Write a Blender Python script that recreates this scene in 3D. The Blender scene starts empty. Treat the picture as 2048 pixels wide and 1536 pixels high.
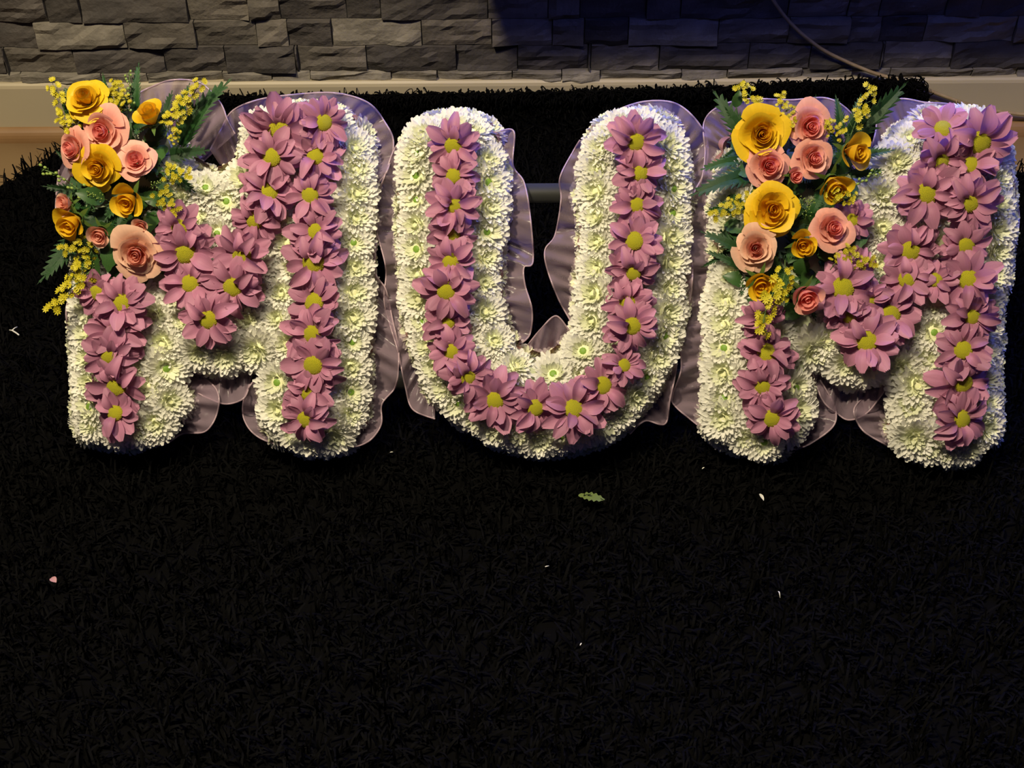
import bpy, bmesh, math, random
import numpy as np
from mathutils import Vector, Matrix, Euler, noise as mnoise
random.seed(7); rng = np.random.default_rng(7)
R = math.radians
sc = bpy.context.scene
COL = sc.collection

# ------------------------------------------------------------------ camera
F, H, D = 2800.0, 1.30, 2.10
pitch, roll = R(42.0), R(0.35)
fw = Vector((0, math.cos(pitch), -math.sin(pitch)))
r0 = Vector((1, 0, 0)); u0 = r0.cross(fw)
rt = r0*math.cos(roll) - u0*math.sin(roll)
up = u0*math.cos(roll) + r0*math.sin(roll)
CAM = Vector((0, -D, H))
cd = bpy.data.cameras.new('camera'); cam = bpy.data.objects.new('camera', cd); COL.objects.link(cam)
cd.lens = 36*F/2048; cd.sensor_width = 36; cd.clip_start = .05
m = Matrix((( rt.x, up.x, -fw.x, CAM.x), (rt.y, up.y, -fw.y, CAM.y), (rt.z, up.z, -fw.z, CAM.z), (0, 0, 0, 1)))
cam.matrix_world = m
sc.camera = cam

# ------------------------------------------------------------------ world, lights, exposure
w = bpy.data.worlds.new('world'); sc.world = w; w.use_nodes = True
w.node_tree.nodes['Background'].inputs[0].default_value = (.15, .20, .75, 1)
w.node_tree.nodes['Background'].inputs[1].default_value = .05
def area(name, loc, target, size, power, col, shape='DISK', sy=None):
    l = bpy.data.lights.new(name, 'AREA'); l.energy = power; l.color = col; l.shape = shape; l.size = size
    if sy: l.size_y = sy
    o = bpy.data.objects.new(name, l); COL.objects.link(o); o.location = loc
    o.rotation_euler = (Vector(target)-Vector(loc)).to_track_quat('-Z', 'Y').to_euler()
    return o
area('ceiling_lamp', (-.72, -1.45, 2.4), (0, -.6, .1),   .14, 68, (1.0, .83, .57))
area('added_fill_light', (-.12, -1.46, 2.42), (.1, -.7, .1), .45, 27, (1.0, .86, .64))  # added fill beside the key lamp, softens shade on the flowers
led = area('blue_led_light', (.55, -.300, .590), (.55, -.85, .1), 1.7, 5.0, (.10, .15, 1.0), 'RECTANGLE', .02)
vs = sc.view_settings
vs.view_transform = 'Standard'; vs.look = 'None'; vs.gamma = 1.0; vs.use_curve_mapping = False
vs.exposure = -0.08
sc.render.film_transparent = False

# ------------------------------------------------------------------ helpers
def ray(px, py):
    return (fw*F + rt*(px-1024) - up*(py-768)).normalized()
def hit(px, py, p0, n):
    d = ray(px, py); t = (p0-CAM).dot(n)/d.dot(n); return CAM + d*t
def on_wall(px, py, y=0.0): return hit(px, py, Vector((0, y, 0)), Vector((0, 1, 0)))
def on_floor(px, py, z=0.0): return hit(px, py, Vector((0, 0, z)), Vector((0, 0, 1)))
TILT = R(50)
PO = on_floor(1024, 921, .02)                         # foot line of the leaning letters
PV = Vector((0, math.cos(TILT), math.sin(TILT))); PN = Vector((0, -math.sin(TILT), math.cos(TILT)))
def pl(px, py, wz=0.0):                               # point of the leaning plane, lifted wz off it: (u, v)
    q = hit(px, py, PO+PN*wz, PN) - PO
    return (q.x, q.dot(PV))
S = 1/1600.0                                          # metres per photo pixel on the letters

def tag(o, label=None, cat=None, group=None, kind=None):
    if label: o['label'] = label
    if cat: o['category'] = cat
    if group: o['group'] = group
    if kind: o['kind'] = kind
    return o
def mesh(name, verts, faces, mats, smooth=True, fm=None):
    me = bpy.data.meshes.new(name); me.from_pydata([tuple(v) for v in verts], [], faces)
    for mm in (mats if isinstance(mats, (list, tuple)) else [mats]): me.materials.append(mm)
    if fm: me.polygons.foreach_set('material_index', fm)
    if smooth: me.polygons.foreach_set('use_smooth', [True]*len(me.polygons))
    me.update(); return me
def link(name, me, parent=None, loc=(0, 0, 0), rot=None, scale=None):
    o = bpy.data.objects.new(name, me); COL.objects.link(o)
    if parent: o.parent = parent
    o.location = loc
    if rot is not None:
        if hasattr(rot, 'to_euler'): rot = rot.to_euler()
        o.rotation_euler = rot
    if scale is not None: o.scale = (scale,)*3 if isinstance(scale, (int, float)) else scale
    return o
def box(x0, x1, y0, y1, z0, z1):
    v = [(x, y, z) for x in (x0, x1) for y in (y0, y1) for z in (z0, z1)]
    f = [(0, 1, 3, 2), (4, 6, 7, 5), (0, 4, 5, 1), (2, 3, 7, 6), (0, 2, 6, 4), (1, 5, 7, 3)]
    return v, f
def bevel_mesh(name, v, f, mat, b=.002, seg=2):
    bm = bmesh.new(); vv = [bm.verts.new(p) for p in v]
    for q in f: bm.faces.new([vv[i] for i in q])
    bmesh.ops.recalc_face_normals(bm, faces=bm.faces)
    bmesh.ops.bevel(bm, geom=list(bm.edges), offset=b, segments=seg, affect='EDGES')
    me = bpy.data.meshes.new(name); bm.to_mesh(me); bm.free(); me.materials.append(mat)
    me.polygons.foreach_set('use_smooth', [True]*len(me.polygons)); return me
def tube(pts, rad, n=8, cap=True):
    pts = [Vector(p) for p in pts]; V = []; Fc = []
    ref = Vector((0.13, .27, .95))
    for i, p in enumerate(pts):
        t = (pts[min(i+1, len(pts)-1)]-pts[max(i-1, 0)]).normalized()
        a = t.cross(ref).normalized(); b = t.cross(a)
        rr = rad(i/(len(pts)-1)) if callable(rad) else rad
        for k in range(n):
            an = 2*math.pi*k/n; V.append(p+(a*math.cos(an)+b*math.sin(an))*rr)
    for i in range(len(pts)-1):
        for k in range(n):
            Fc.append((i*n+k, i*n+(k+1) % n, (i+1)*n+(k+1) % n, (i+1)*n+k))
    if cap: Fc.append(tuple(range(n))[::-1]); Fc.append(tuple((len(pts)-1)*n+k for k in range(n)))
    return V, Fc
def spline(P, n, closed=False):
    P = [Vector(p) for p in P]; out = []; N = len(P)
    segs = N if closed else N-1
    for i in range(segs):
        g = (lambda k: P[k % N]) if closed else (lambda k: P[max(0, min(N-1, k))])
        a, b, c, d = g(i-1), g(i), g(i+1), g(i+2)
        for j in range(n):
            t = j/n
            out.append(.5*((2*b)+(-a+c)*t+(2*a-5*b+4*c-d)*t*t+(-a+3*b-3*c+d)*t**3))
    if not closed: out.append(P[-1])
    return out

# ------------------------------------------------------------------ materials
def mat(name, col, rough=.6, col2=None, nscale=40, bump=0, bscale=200, sheen=0, spec=.5, metal=0, trans=0, sss=0, dist='noise', lo=.35, hi=.65, coords='Object', vary=0):
    mt = bpy.data.materials.new(name); mt.use_nodes = True; nt = mt.node_tree; b = nt.nodes['Principled BSDF']
    b.inputs['Base Color'].default_value = (*col, 1); b.inputs['Roughness'].default_value = rough
    b.inputs['Specular IOR Level'].default_value = spec; b.inputs['Metallic'].default_value = metal
    if sheen: b.inputs['Sheen Weight'].default_value = sheen
    tc = nt.nodes.new('ShaderNodeTexCoord')
    src = None
    if col2:
        n = nt.nodes.new('ShaderNodeTexNoise'); n.inputs['Scale'].default_value = nscale; n.inputs['Detail'].default_value = 5
        nt.links.new(tc.outputs[coords], n.inputs['Vector'])
        r = nt.nodes.new('ShaderNodeValToRGB'); r.color_ramp.elements[0].position = lo; r.color_ramp.elements[1].position = hi
        r.color_ramp.elements[0].color = (*col, 1); r.color_ramp.elements[1].color = (*col2, 1)
        nt.links.new(n.outputs['Fac'], r.inputs['Fac']); src = r.outputs['Color']
    if vary:
        oi = nt.nodes.new('ShaderNodeObjectInfo'); hs = nt.nodes.new('ShaderNodeHueSaturation')
        mr = nt.nodes.new('ShaderNodeMapRange'); mr.inputs['To Min'].default_value = 1-vary; mr.inputs['To Max'].default_value = 1+vary
        nt.links.new(oi.outputs['Random'], mr.inputs['Value']); nt.links.new(mr.outputs['Result'], hs.inputs['Value'])
        if src: nt.links.new(src, hs.inputs['Color'])
        else: hs.inputs['Color'].default_value = (*col, 1)
        src = hs.outputs['Color']
    if src: nt.links.new(src, b.inputs['Base Color'])
    if bump:
        n2 = nt.nodes.new('ShaderNodeTexNoise'); n2.inputs['Scale'].default_value = bscale; n2.inputs['Detail'].default_value = 6
        nt.links.new(tc.outputs[coords], n2.inputs['Vector'])
        bp = nt.nodes.new('ShaderNodeBump'); bp.inputs['Strength'].default_value = bump; bp.inputs['Distance'].default_value = .004
        nt.links.new(n2.outputs['Fac'], bp.inputs['Height']); nt.links.new(bp.outputs['Normal'], b.inputs['Normal'])
    if trans:                                          # thin petals let some light through
        out = nt.nodes['Material Output']; tl = nt.nodes.new('ShaderNodeBsdfTranslucent'); mx = nt.nodes.new('ShaderNodeMixShader')
        tl.inputs['Color'].default_value = (*col, 1)
        if src: nt.links.new(src, tl.inputs['Color'])
        mx.inputs['Fac'].default_value = trans
        nt.links.new(b.outputs[0], mx.inputs[1]); nt.links.new(tl.outputs[0], mx.inputs[2]); nt.links.new(mx.outputs[0], out.inputs['Surface'])
    return mt
def veined(name, base, tip, inner, rough=.55, trans=.25, streak=60, vary=.1, power=1.0):
    """petal: colour runs from the foot (object x = 0) to the tip (x = 1) with fine lengthwise streaks"""
    mt = bpy.data.materials.new(name); mt.use_nodes = True; nt = mt.node_tree; b = nt.nodes['Principled BSDF']
    tc = nt.nodes.new('ShaderNodeTexCoord'); sp = nt.nodes.new('ShaderNodeSeparateXYZ'); nt.links.new(tc.outputs['UV'], sp.inputs[0])
    r = nt.nodes.new('ShaderNodeValToRGB'); e = r.color_ramp.elements
    e[0].position = 0.0; e[0].color = (*inner, 1); e[1].position = 1; e[1].color = (*tip, 1)
    k = e.new(.28); k.color = (*base, 1)
    nt.links.new(sp.outputs['X'], r.inputs['Fac'])
    mp = nt.nodes.new('ShaderNodeMapping'); mp.inputs['Scale'].default_value = (1.2, streak, 1); nt.links.new(tc.outputs['UV'], mp.inputs['Vector'])
    n = nt.nodes.new('ShaderNodeTexNoise'); n.inputs['Scale'].default_value = .6; n.inputs['Detail'].default_value = 3
    nt.links.new(mp.outputs[0], n.inputs['Vector'])
    oi = nt.nodes.new('ShaderNodeObjectInfo')
    a = nt.nodes.new('ShaderNodeMath'); a.operation = 'MULTIPLY_ADD'; a.inputs[1].default_value = .38; a.inputs[2].default_value = .81
    nt.links.new(n.outputs['Fac'], a.inputs[0])
    mr = nt.nodes.new('ShaderNodeMapRange'); mr.inputs['To Min'].default_value = 1-vary; mr.inputs['To Max'].default_value = 1+vary
    nt.links.new(oi.outputs['Random'], mr.inputs['Value'])
    mu = nt.nodes.new('ShaderNodeMath'); mu.operation = 'MULTIPLY'; nt.links.new(a.outputs[0], mu.inputs[0]); nt.links.new(mr.outputs[0], mu.inputs[1])
    hs = nt.nodes.new('ShaderNodeHueSaturation'); nt.links.new(r.outputs['Color'], hs.inputs['Color']); nt.links.new(mu.outputs[0], hs.inputs['Value'])
    nt.links.new(hs.outputs[0], b.inputs['Base Color']); b.inputs['Roughness'].default_value = rough; b.inputs['Specular IOR Level'].default_value = .35
    bp = nt.nodes.new('ShaderNodeBump'); bp.inputs['Strength'].default_value = .35; bp.inputs['Distance'].default_value = .0008
    nt.links.new(n.outputs['Fac'], bp.inputs['Height']); nt.links.new(bp.outputs[0], b.inputs['Normal'])
    out = nt.nodes['Material Output']; tl = nt.nodes.new('ShaderNodeBsdfTranslucent'); mx = nt.nodes.new('ShaderNodeMixShader'); mx.inputs['Fac'].default_value = trans
    nt.links.new(hs.outputs[0], tl.inputs['Color']); nt.links.new(b.outputs[0], mx.inputs[1]); nt.links.new(tl.outputs[0], mx.inputs[2]); nt.links.new(mx.outputs[0], out.inputs['Surface'])
    return mt

M = {}
M['white'] = mat('white_petal', (.84, .84, .75), .5, trans=.32, vary=.05)
M['white_in'] = mat('pale_green_petal', (.77, .80, .57), .5, trans=.25, vary=.06)
M['core'] = mat('pale_yellow_core', (.70, .72, .42), .6)
M['green_eye'] = mat('green_eye', (.16, .30, .03), .6)
M['mauve'] = veined('mauve_petal', (.43, .17, .275), (.50, .23, .335), (.54, .29, .31), vary=.18)
M['disc_rim'] = mat('disc_rim', (.52, .47, .01), .7, (.44, .43, .01), 900, bump=.6, bscale=1500)
M['disc_mid'] = mat('disc_middle', (.25, .35, .012), .7, (.30, .38, .012), 900, bump=.6, bscale=1500)
M['yrose'] = veined('yellow_rose_petal', (.74, .46, .008), (.78, .53, .015), (.74, .40, .006), streak=14, vary=.06, trans=.2)
M['yrose_i'] = veined('yellow_rose_inner', (.78, .44, .008), (.82, .50, .012), (.78, .37, .006), streak=14, vary=.06, trans=.40)
M['prose'] = veined('pink_rose_petal', (.80, .34, .25), (.82, .42, .33), (.76, .26, .19), streak=14, vary=.06, trans=.2)
M['prose_i'] = veined('pink_rose_inner', (.86, .27, .23), (.88, .35, .30), (.84, .19, .17), streak=14, vary=.06, trans=.40)
M['peach'] = veined('peach_rose_petal', (.74, .38, .25), (.78, .50, .35), (.70, .30, .19), streak=14, vary=.06, trans=.2)
M['peach_i'] = veined('peach_rose_inner', (.80, .32, .22), (.84, .42, .31), (.76, .24, .16), streak=14, vary=.06, trans=.40)
M['leaf'] = mat('fern_green', (.011, .050, .012), .40, (.022, .085, .016), 60, trans=.12, vary=.3, bump=.3, bscale=500)
M['leaf2'] = mat('leaf_green', (.02, .065, .014), .42, (.04, .10, .02), 60, trans=.12, vary=.3)
M['stem'] = mat('stem_green', (.07, .13, .02), .55)
M['solid'] = mat('solidago_yellow', (.58, .47, .015), .6, (.48, .47, .02), 300, trans=.15, vary=.15)
M['bud'] = mat('bud_green', (.22, .32, .06), .55)
M['foam'] = mat('foam', (.42, .47, .30), .9)
M['slate'] = mat('slate_dark', (.040, .036, .033), .8, (.075, .066, .058), 30, bump=.5, bscale=130, vary=.25, lo=.3, hi=.72, coords='Generated')
M['slate_m'] = mat('slate_mid', (.085, .076, .062), .8, (.15, .132, .108), 30, bump=.5, bscale=130, vary=.2, lo=.3, hi=.72)
M['slate_l'] = mat('slate_light', (.13, .118, .095), .8, (.22, .20, .16), 34, bump=.5, bscale=130, vary=.15, lo=.3, hi=.72)
M['slate'] = mat('slate_dark_b', (.040, .036, .033), .8, (.080, .070, .061), 30, bump=.5, bscale=130, vary=.25, lo=.3, hi=.72)
M['mortar'] = mat('recess', (.02, .019, .018), .9)
M['cream'] = mat('cream_paint', (.41, .355, .235), .5, (.39, .34, .225), 8)
M['wood'] = mat('light_wood', (.25, .145, .06), .5, (.21, .118, .046), 14)
M['plank'] = mat('laminate', (.185, .122, .055), .5, (.16, .10, .044), 9, vary=.06)
M['rugb'] = mat('rug_backing', (.0015, .0015, .0015), .95, spec=.05)
M['pile'] = mat('black_pile', (.0012, .0012, .0012), .8, spec=.06)
M['cable'] = mat('cable_tan', (.34, .26, .14), .5, (.25, .18, .09), 60)
M['rail'] = mat('rail_grey', (.024, .026, .023), .6, (.020, .022, .019), 20, spec=.25)
M['black'] = mat('console_black', (.01, .01, .011), .35)
M['ribbon'] = mat('satin_ribbon', (.48, .25, .20), .28, (.40, .20, .17), 30, spec=.7, trans=.2)
def organza(name, dens, col, tint):
    mt = bpy.data.materials.new(name); mt.use_nodes = True; nt = mt.node_tree; nt.nodes.clear()
    out = nt.nodes.new('ShaderNodeOutputMaterial'); tr = nt.nodes.new('ShaderNodeBsdfTransparent'); tr.inputs[0].default_value = (*tint, 1)
    b = nt.nodes.new('ShaderNodeBsdfPrincipled'); b.inputs['Base Color'].default_value = (*col, 1); b.inputs['Roughness'].default_value = .28
    b.inputs['Specular IOR Level'].default_value = .9
    tl = nt.nodes.new('ShaderNodeBsdfTranslucent'); tl.inputs[0].default_value = (*col, 1)
    m1 = nt.nodes.new('ShaderNodeMixShader'); m1.inputs[0].default_value = .35; nt.links.new(b.outputs[0], m1.inputs[1]); nt.links.new(tl.outputs[0], m1.inputs[2])
    tc = nt.nodes.new('ShaderNodeTexCoord'); n = nt.nodes.new('ShaderNodeTexNoise'); n.inputs['Scale'].default_value = 28; n.inputs['Detail'].default_value = 2
    nt.links.new(tc.outputs['Object'], n.inputs['Vector'])
    mr = nt.nodes.new('ShaderNodeMapRange'); mr.inputs['To Min'].default_value = dens*.75; mr.inputs['To Max'].default_value = min(1, dens*1.25)
    nt.links.new(n.outputs['Fac'], mr.inputs['Value'])
    lw = nt.nodes.new('ShaderNodeLayerWeight'); lw.inputs['Blend'].default_value = .35
    ad = nt.nodes.new('ShaderNodeMath'); ad.operation = 'MULTIPLY_ADD'; ad.inputs[1].default_value = .6; ad.use_clamp = True
    nt.links.new(lw.outputs['Facing'], ad.inputs[0]); nt.links.new(mr.outputs[0], ad.inputs[2])
    m2 = nt.nodes.new('ShaderNodeMixShader'); nt.links.new(ad.outputs[0], m2.inputs[0]); nt.links.new(tr.outputs[0], m2.inputs[1]); nt.links.new(m1.outputs[0], m2.inputs[2])
    bp = nt.nodes.new('ShaderNodeBump'); bp.inputs['Strength'].default_value = .5; bp.inputs['Distance'].default_value = .004
    n3 = nt.nodes.new('ShaderNodeTexNoise'); n3.inputs['Scale'].default_value = 26; n3.inputs['Distortion'].default_value = 1.5; nt.links.new(tc.outputs['Object'], n3.inputs['Vector'])
    nt.links.new(n3.outputs['Fac'], bp.inputs['Height']); nt.links.new(bp.outputs[0], b.inputs['Normal'])
    nt.links.new(m2.outputs[0], out.inputs[0]); return mt
M['organza'] = organza('lilac_organza', .36, (.50, .38, .46), (.93, .88, .93))
M['hem'] = organza('organza_hem', .75, (.62, .48, .54), (.9, .85, .9))
scr = bpy.data.materials.new('blue_screen'); scr.use_nodes = True
_b = scr.node_tree.nodes['Principled BSDF']; _b.inputs['Base Color'].default_value = (.01, .01, .02, 1)
_b.inputs['Emission Color'].default_value = (.16, .20, 1.0, 1); _b.inputs['Emission Strength'].default_value = 11.0

# ------------------------------------------------------------------ the setting
v, f = box(-2.2, 2.2, 0.0, .12, 0, 2.5)
tag(link('wall_back', mesh('wall_back', v, f, M['mortar'], False)), kind='structure'); wall = bpy.data.objects['wall_back']
wall['label'] = 'wall in slate-effect wallpaper, stones modelled in relief, above the cream skirting'
def zrow(py): return on_wall(1024, py).z
rows = [zrow(153.5)-.004, zrow(136.5), zrow(86), zrow(34), zrow(-18), zrow(-70), zrow(-122), zrow(-174)] + [zrow(-174)+.0475*k for k in range(1, 11)]
PER = 587
layout = [([28, 192, 285, 437, 537], 'lllll'), ([8, 145, 325, 448, 595-6], 'mdddd'), ([80, 258, 397, 517, 580], 'lmmmd'), ([180, 390, 508, 570, 700], 'dmmdd'),
          ([60, 230, 400, 520, 600], 'mdmdd'), ([10, 160, 340, 450, 590], 'ddmdm'), ([90, 250, 390, 510, 585], 'mmdmd')]
def stone(x0, x1, z0, z1, kind):  # stone of the wallpaper pattern, built as a raised piece
    nx, nz = max(4, int((x1-x0)/.014)), 5
    g = .0009; x0 += g; x1 -= g; z0 += g*.7; z1 -= g*.7
    cx, cz = (x0+x1)/2, (z0+z1)/2
    base = random.uniform(.004, .012); sl = random.uniform(-.006, .008); sx = random.uniform(-.006, .006); off = random.random()*50
    V = []
    for j in range(nz+1):
        for i in range(nx+1):
            a, b = i/nx, j/nz; x = x0+(x1-x0)*a; z = z0+(z1-z0)*b
            nn = mnoise.noise(Vector((x*22+off, z*40, off)))*.0045 + mnoise.noise(Vector((x*70, z*110, off)))*.0014
            crack = .0035 if (mnoise.noise(Vector((x*9+off, z*30-x*6, 3))) > .12) else 0
            y = -(base + sl*(b-.5) + sx*(a-.5) + nn + crack)
            if 0 < i < nx and 0 < j < nz: x += random.uniform(-.001, .001); z += random.uniform(-.001, .001)
            else: y += .0018
            V.append((x-cx, min(y, -.001), z-cz))
    Fc = [(j*(nx+1)+i, j*(nx+1)+i+1, (j+1)*(nx+1)+i+1, (j+1)*(nx+1)+i) for j in range(nz) for i in range(nx)]
    ring = [i for i in range(nx+1)] + [(j+1)*(nx+1)-1 for j in range(1, nz+1)] + [nz*(nx+1)+i for i in range(nx-1, -1, -1)] + [j*(nx+1) for j in range(nz-1, 0, -1)]
    n0 = len(V)
    for k in ring: V.append((V[k][0], .004, V[k][2]))
    L = len(ring)
    for k in range(L): Fc.append((ring[k], n0+k, n0+(k+1) % L, ring[(k+1) % L]))
    me = mesh('stone', V, Fc, M[{'d': 'slate', 'm': 'slate_m', 'l': 'slate_l'}[kind]], False)
    o = link('stone', me, wall, (cx, 0, cz))
layout += [layout[1+(k*3) % 6] for k in range(10)]
for ri, (js, ks) in enumerate(layout):
    z0, z1 = rows[ri], rows[ri+1]; pyc = 768
    pts = []
    for rep in range(-1, 5):
        for j, k in zip(js, ks): pts.append((j+rep*PER, k))
    for (a, k), (b, _) in zip(pts[:-1], pts[1:]):
        xa, xb = on_wall(a, 90).x, on_wall(b, 90).x
        if xb < -1.15 or xa > 1.15: continue
        stone(xa, xb, z0, z1, k)
# floor
v, f = box(-2.2, 2.2, -3.6, .12, -.05, -.012)
floor = tag(link('floor', mesh('floor', v, f, M['wood'], False)), 'light laminate plank floor along the wall', kind='structure')
pw = .192
for j in range(8):
    y1 = -.016-j*pw if j else 0; y0 = -.016-(j+1)*pw
    xs = -1.6 + (j*.47) % 1.2
    while xs < 1.7:
        v, f = box(xs+.0006, xs+1.2-.0006, y0+.0006, y1-.0006, -.0125, 0)
        link('plank', bevel_mesh('plank', v, f, M['plank'], .0012, 1), floor); xs += 1.2
ztop = zrow(154); zb = zrow(236)
prof = [(0, zb-.012), (-.016, zb-.012), (-.016, ztop-.008), (-.0145, ztop-.003), (-.011, ztop), (0, ztop)]
def extrude_profile(prof, x0, x1):
    V = [(x, y, z) for x in (x0, x1) for (y, z) in prof]; n = len(prof)
    Fc = [(i, (i+1) % n, n+(i+1) % n, n+i) for i in range(n)] + [tuple(range(n))[::-1], tuple(range(n, 2*n))]
    return V, Fc
v, f = extrude_profile(prof, -1.6, 1.6)
tag(link('baseboard_back', mesh('baseboard_back', v, f, M['cream'], False)), 'cream painted skirting board below the slate-effect wallpaper', kind='structure')
prof = [(-.0, 0), (-.030, 0), (-.030, .004)] + [(-.016-.014*math.cos(a), .004+(zb-.006)*math.sin(a)) for a in [R(15), R(30), R(45), R(60), R(75), R(90)]] + [(0, zb-.002)]
v, f = extrude_profile(prof, -1.6, 1.6)
tag(link('trim_1', mesh('trim_1', v, f, M['wood'], False)), 'light wood beading along the foot of the skirting', kind='structure')

# media console above the frame: it throws the shadow on the wall; its screen throws the blue light
con = tag(link('media_console', None, loc=(.75, -.16, .60)), 'black wall-hung media console above the slate-effect wallpaper', 'console')
def bpart(name, x0, x1, y0, y1, z0, z1, mt, par, b=.003):
    v, f = box(x0, x1, y0, y1, z0, z1); return link(name, bevel_mesh(name, v, f, mt, b), par)
bpart('cabinet', -.90, .95, -.15, .145, 0, .05, M['black'], con)
tv = tag(link('television', None, loc=(.80, -.17, .65)), 'wide television glowing blue on the wall-hung console', 'television')
bpart('housing', -.62, .62, 0, .03, .04, .74, M['black'], tv)
bpart('screen', -.60, .60, -.004, -.001, .06, .72, scr, tv, .0005)
bpart('foot', -.3, .3, -.08, .08, 0, .012, M['black'], tv)
bpart('neck', -.05, .05, .005, .025, .01, .06, M['black'], tv)

# ------------------------------------------------------------------ rug
def edge_px(px):   # height above floor of the rug's upturned back edge, by photo column
    xs = [445, 700, 1000, 1300, 1500, 1700, 1830]; ys = [193, 190, 186, 178, 172, 160, 160]
    return float(np.interp(px, xs, ys))
def rug_len(x):    # (where the floor part ends in y, how far it then climbs)
    px = 1024 + x/.000844
    if px < 135:
        t = np.clip((135-px)/135, 0, 1.6)**1.0
        return -.045 - .165*t, 0.0
    if px < 445:
        return -.045, float(np.interp(px, [135, 260, 445], [.0, .055, on_wall(445, 193, -.035).z-.005]))
    if px <= 1838: return -.045, on_wall(px, edge_px(px), -.035).z-.008
    if px <= 1950: return float(np.interp(px, [1838, 1860, 1950], [-.045, -.085, -.125])), 0.0
    return -.13-.00012*(px-1950), 0.0
RB = .028
def rug_pt(x, s):  # s metres measured back from the end of the climb; returns point, normal
    yf, e = rug_len(x)
    arc = RB*math.pi/2 if e > 0 else 0
    cl = max(0, e-RB)
    if e > 0 and s < cl:
        return Vector((x, yf+RB-.012, RB+(cl-s)+.004)), Vector((0, -1, 0.12))
    s2 = s-cl if e > 0 else s
    if e > 0 and s2 < arc:
        a = s2/RB; return Vector((x, yf-.012+RB*math.cos(a) , RB-RB*math.sin(a)+.004)), Vector((0, -math.cos(a), math.sin(a)))
    s3 = s2-arc
    y = yf-.012-s3
    return Vector((x, y, .006+.003*mnoise.noise(Vector((x*5, y*5, 2))))), Vector((0, 0, 1))
rug = tag(link('shaggy_rug', None, loc=(0, -.7, 0)), 'large black shaggy rug pushed up against the skirting under the letters', 'rug')
V = []; Fc = []; NX, NS = 140, 60
svals = np.concatenate([np.linspace(0, .16, 22), np.linspace(.17, 1.5, NS-22)])
for i in range(NX+1):
    x = -1.02+2.1*i/NX
    for s in svals:
        p, n = rug_pt(x, s); V.append(p+Vector((0, .7, 0)))
for i in range(NX):
    for j in range(NS-1):
        Fc.append((i*NS+j, i*NS+j+1, (i+1)*NS+j+1, (i+1)*NS+j))
bk = link('rug_backing', mesh('rug_backing', V, Fc, M['rugb']), rug)
md = bk.modifiers.new('thick', 'SOLIDIFY'); md.thickness = .004; md.offset = 0
def strands(N, pick, lmin, lmax, wd, seg=4, nm='pile', flat=True, cf=1.0):
    V = np.zeros((N*(seg+1)*2, 3)); idx = 0
    P = 2 if flat else 3
    V = np.zeros((N*(seg+1)*P, 3)); Fl = []
    for k in range(N):
        p, n = pick(); sh = .55 if (flat and p.z > .05) else 1
        n = n.normalized(); t = Vector((random.gauss(0, 1), random.gauss(0, 1), random.gauss(0, 1))); t = (t-n*t.dot(n)).normalized()
        L = random.uniform(lmin, lmax)*sh; lean = random.uniform(.5, 1.15); curl = random.uniform(-.6, 1.7)*cf if flat else random.uniform(.7, 1.5)*cf
        side = n.cross(t); w_ = wd*random.uniform(.7, 1.3); q = p.copy(); base = k*(seg+1)*P
        a = lean*.5
        for j in range(seg+1):
            ww = w_*(1-.35*(j/seg)**2)
            dd = n*math.cos(a)+t*math.sin(a); up2 = t*math.cos(a)-n*math.sin(a)
            if flat:
                V[base+j*2] = (q-side*ww); V[base+j*2+1] = (q+side*ww)
            else:
                for c in range(3):
                    an = c*2.094; V[base+j*3+c] = q+(side*math.cos(an)+up2*math.sin(an))*ww
            q = q + dd*(L/seg); a += curl/seg*1.6
            side = (side + dd*random.uniform(-.15, .15)).normalized()
    idx = np.arange(N)[:, None, None]*(seg+1)*P + np.arange(seg)[None, :, None]*P
    if flat:
        q = np.stack([idx[..., 0], idx[..., 0]+1, idx[..., 0]+3, idx[..., 0]+2], -1).reshape(-1, 4)
    else:
        qs = [np.stack([idx[..., 0]+c, idx[..., 0]+(c+1) % 3, idx[..., 0]+3+(c+1) % 3, idx[..., 0]+3+c], -1).reshape(-1, 4) for c in range(3)]
        q = np.concatenate(qs)
    me = bpy.data.meshes.new(nm); nq = len(q)
    me.vertices.add(len(V)); me.vertices.foreach_set('co', V.ravel())
    me.loops.add(nq*4); me.loops.foreach_set('vertex_index', q.ravel().astype(np.int32))
    me.polygons.add(nq); me.polygons.foreach_set('loop_start', (np.arange(nq)*4).astype(np.int32)); me.polygons.foreach_set('loop_total', np.full(nq, 4, np.int32))
    me.update(); me.polygons.foreach_set('use_smooth', [True]*nq); me.materials.append(M['pile']); me.update(); return me
OFF = Vector((0, .7, 0))
def pick_all():
    x = random.uniform(-1.0, 1.05); s = random.uniform(0.0, 1.45)
    p, n = rug_pt(x, s); return p+OFF, n
def pick_edge():
    x = random.uniform(-1.0, 1.0); s = abs(random.gauss(0, .012))
    yf, e = rug_len(x); p, n = rug_pt(x, s)
    n = (n*.55+Vector((0, .25, .55)) if e > .03 else Vector((random.uniform(-.3, .3), .35, .5)))
    if p.x > .67 and p.x < .76: n += Vector((.5, 0, 0))
    return p+OFF+Vector((0, -.004, 0)), n
link('pile', strands(60000, pick_all, .022, .042, .0014, 4, 'pile', True, 1.6), rug)['kind'] = 'stuff'
link('pile_edge', strands(5200, pick_edge, .014, .030, .0015, 6, 'pile_edge', False, 2.4), rug)['kind'] = 'stuff'
def pick_end():        # the turned-up corner at the cable
    z = random.uniform(.02, .1); return Vector((.688+random.uniform(-.01, .004), -.045, z))+OFF, Vector((.8, -.1, random.uniform(-.5, .6)))
link('pile_edge', strands(260, pick_end, .012, .026, .0015, 6, 'pile_edge', False, 1.5), rug)['kind'] = 'stuff'

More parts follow.
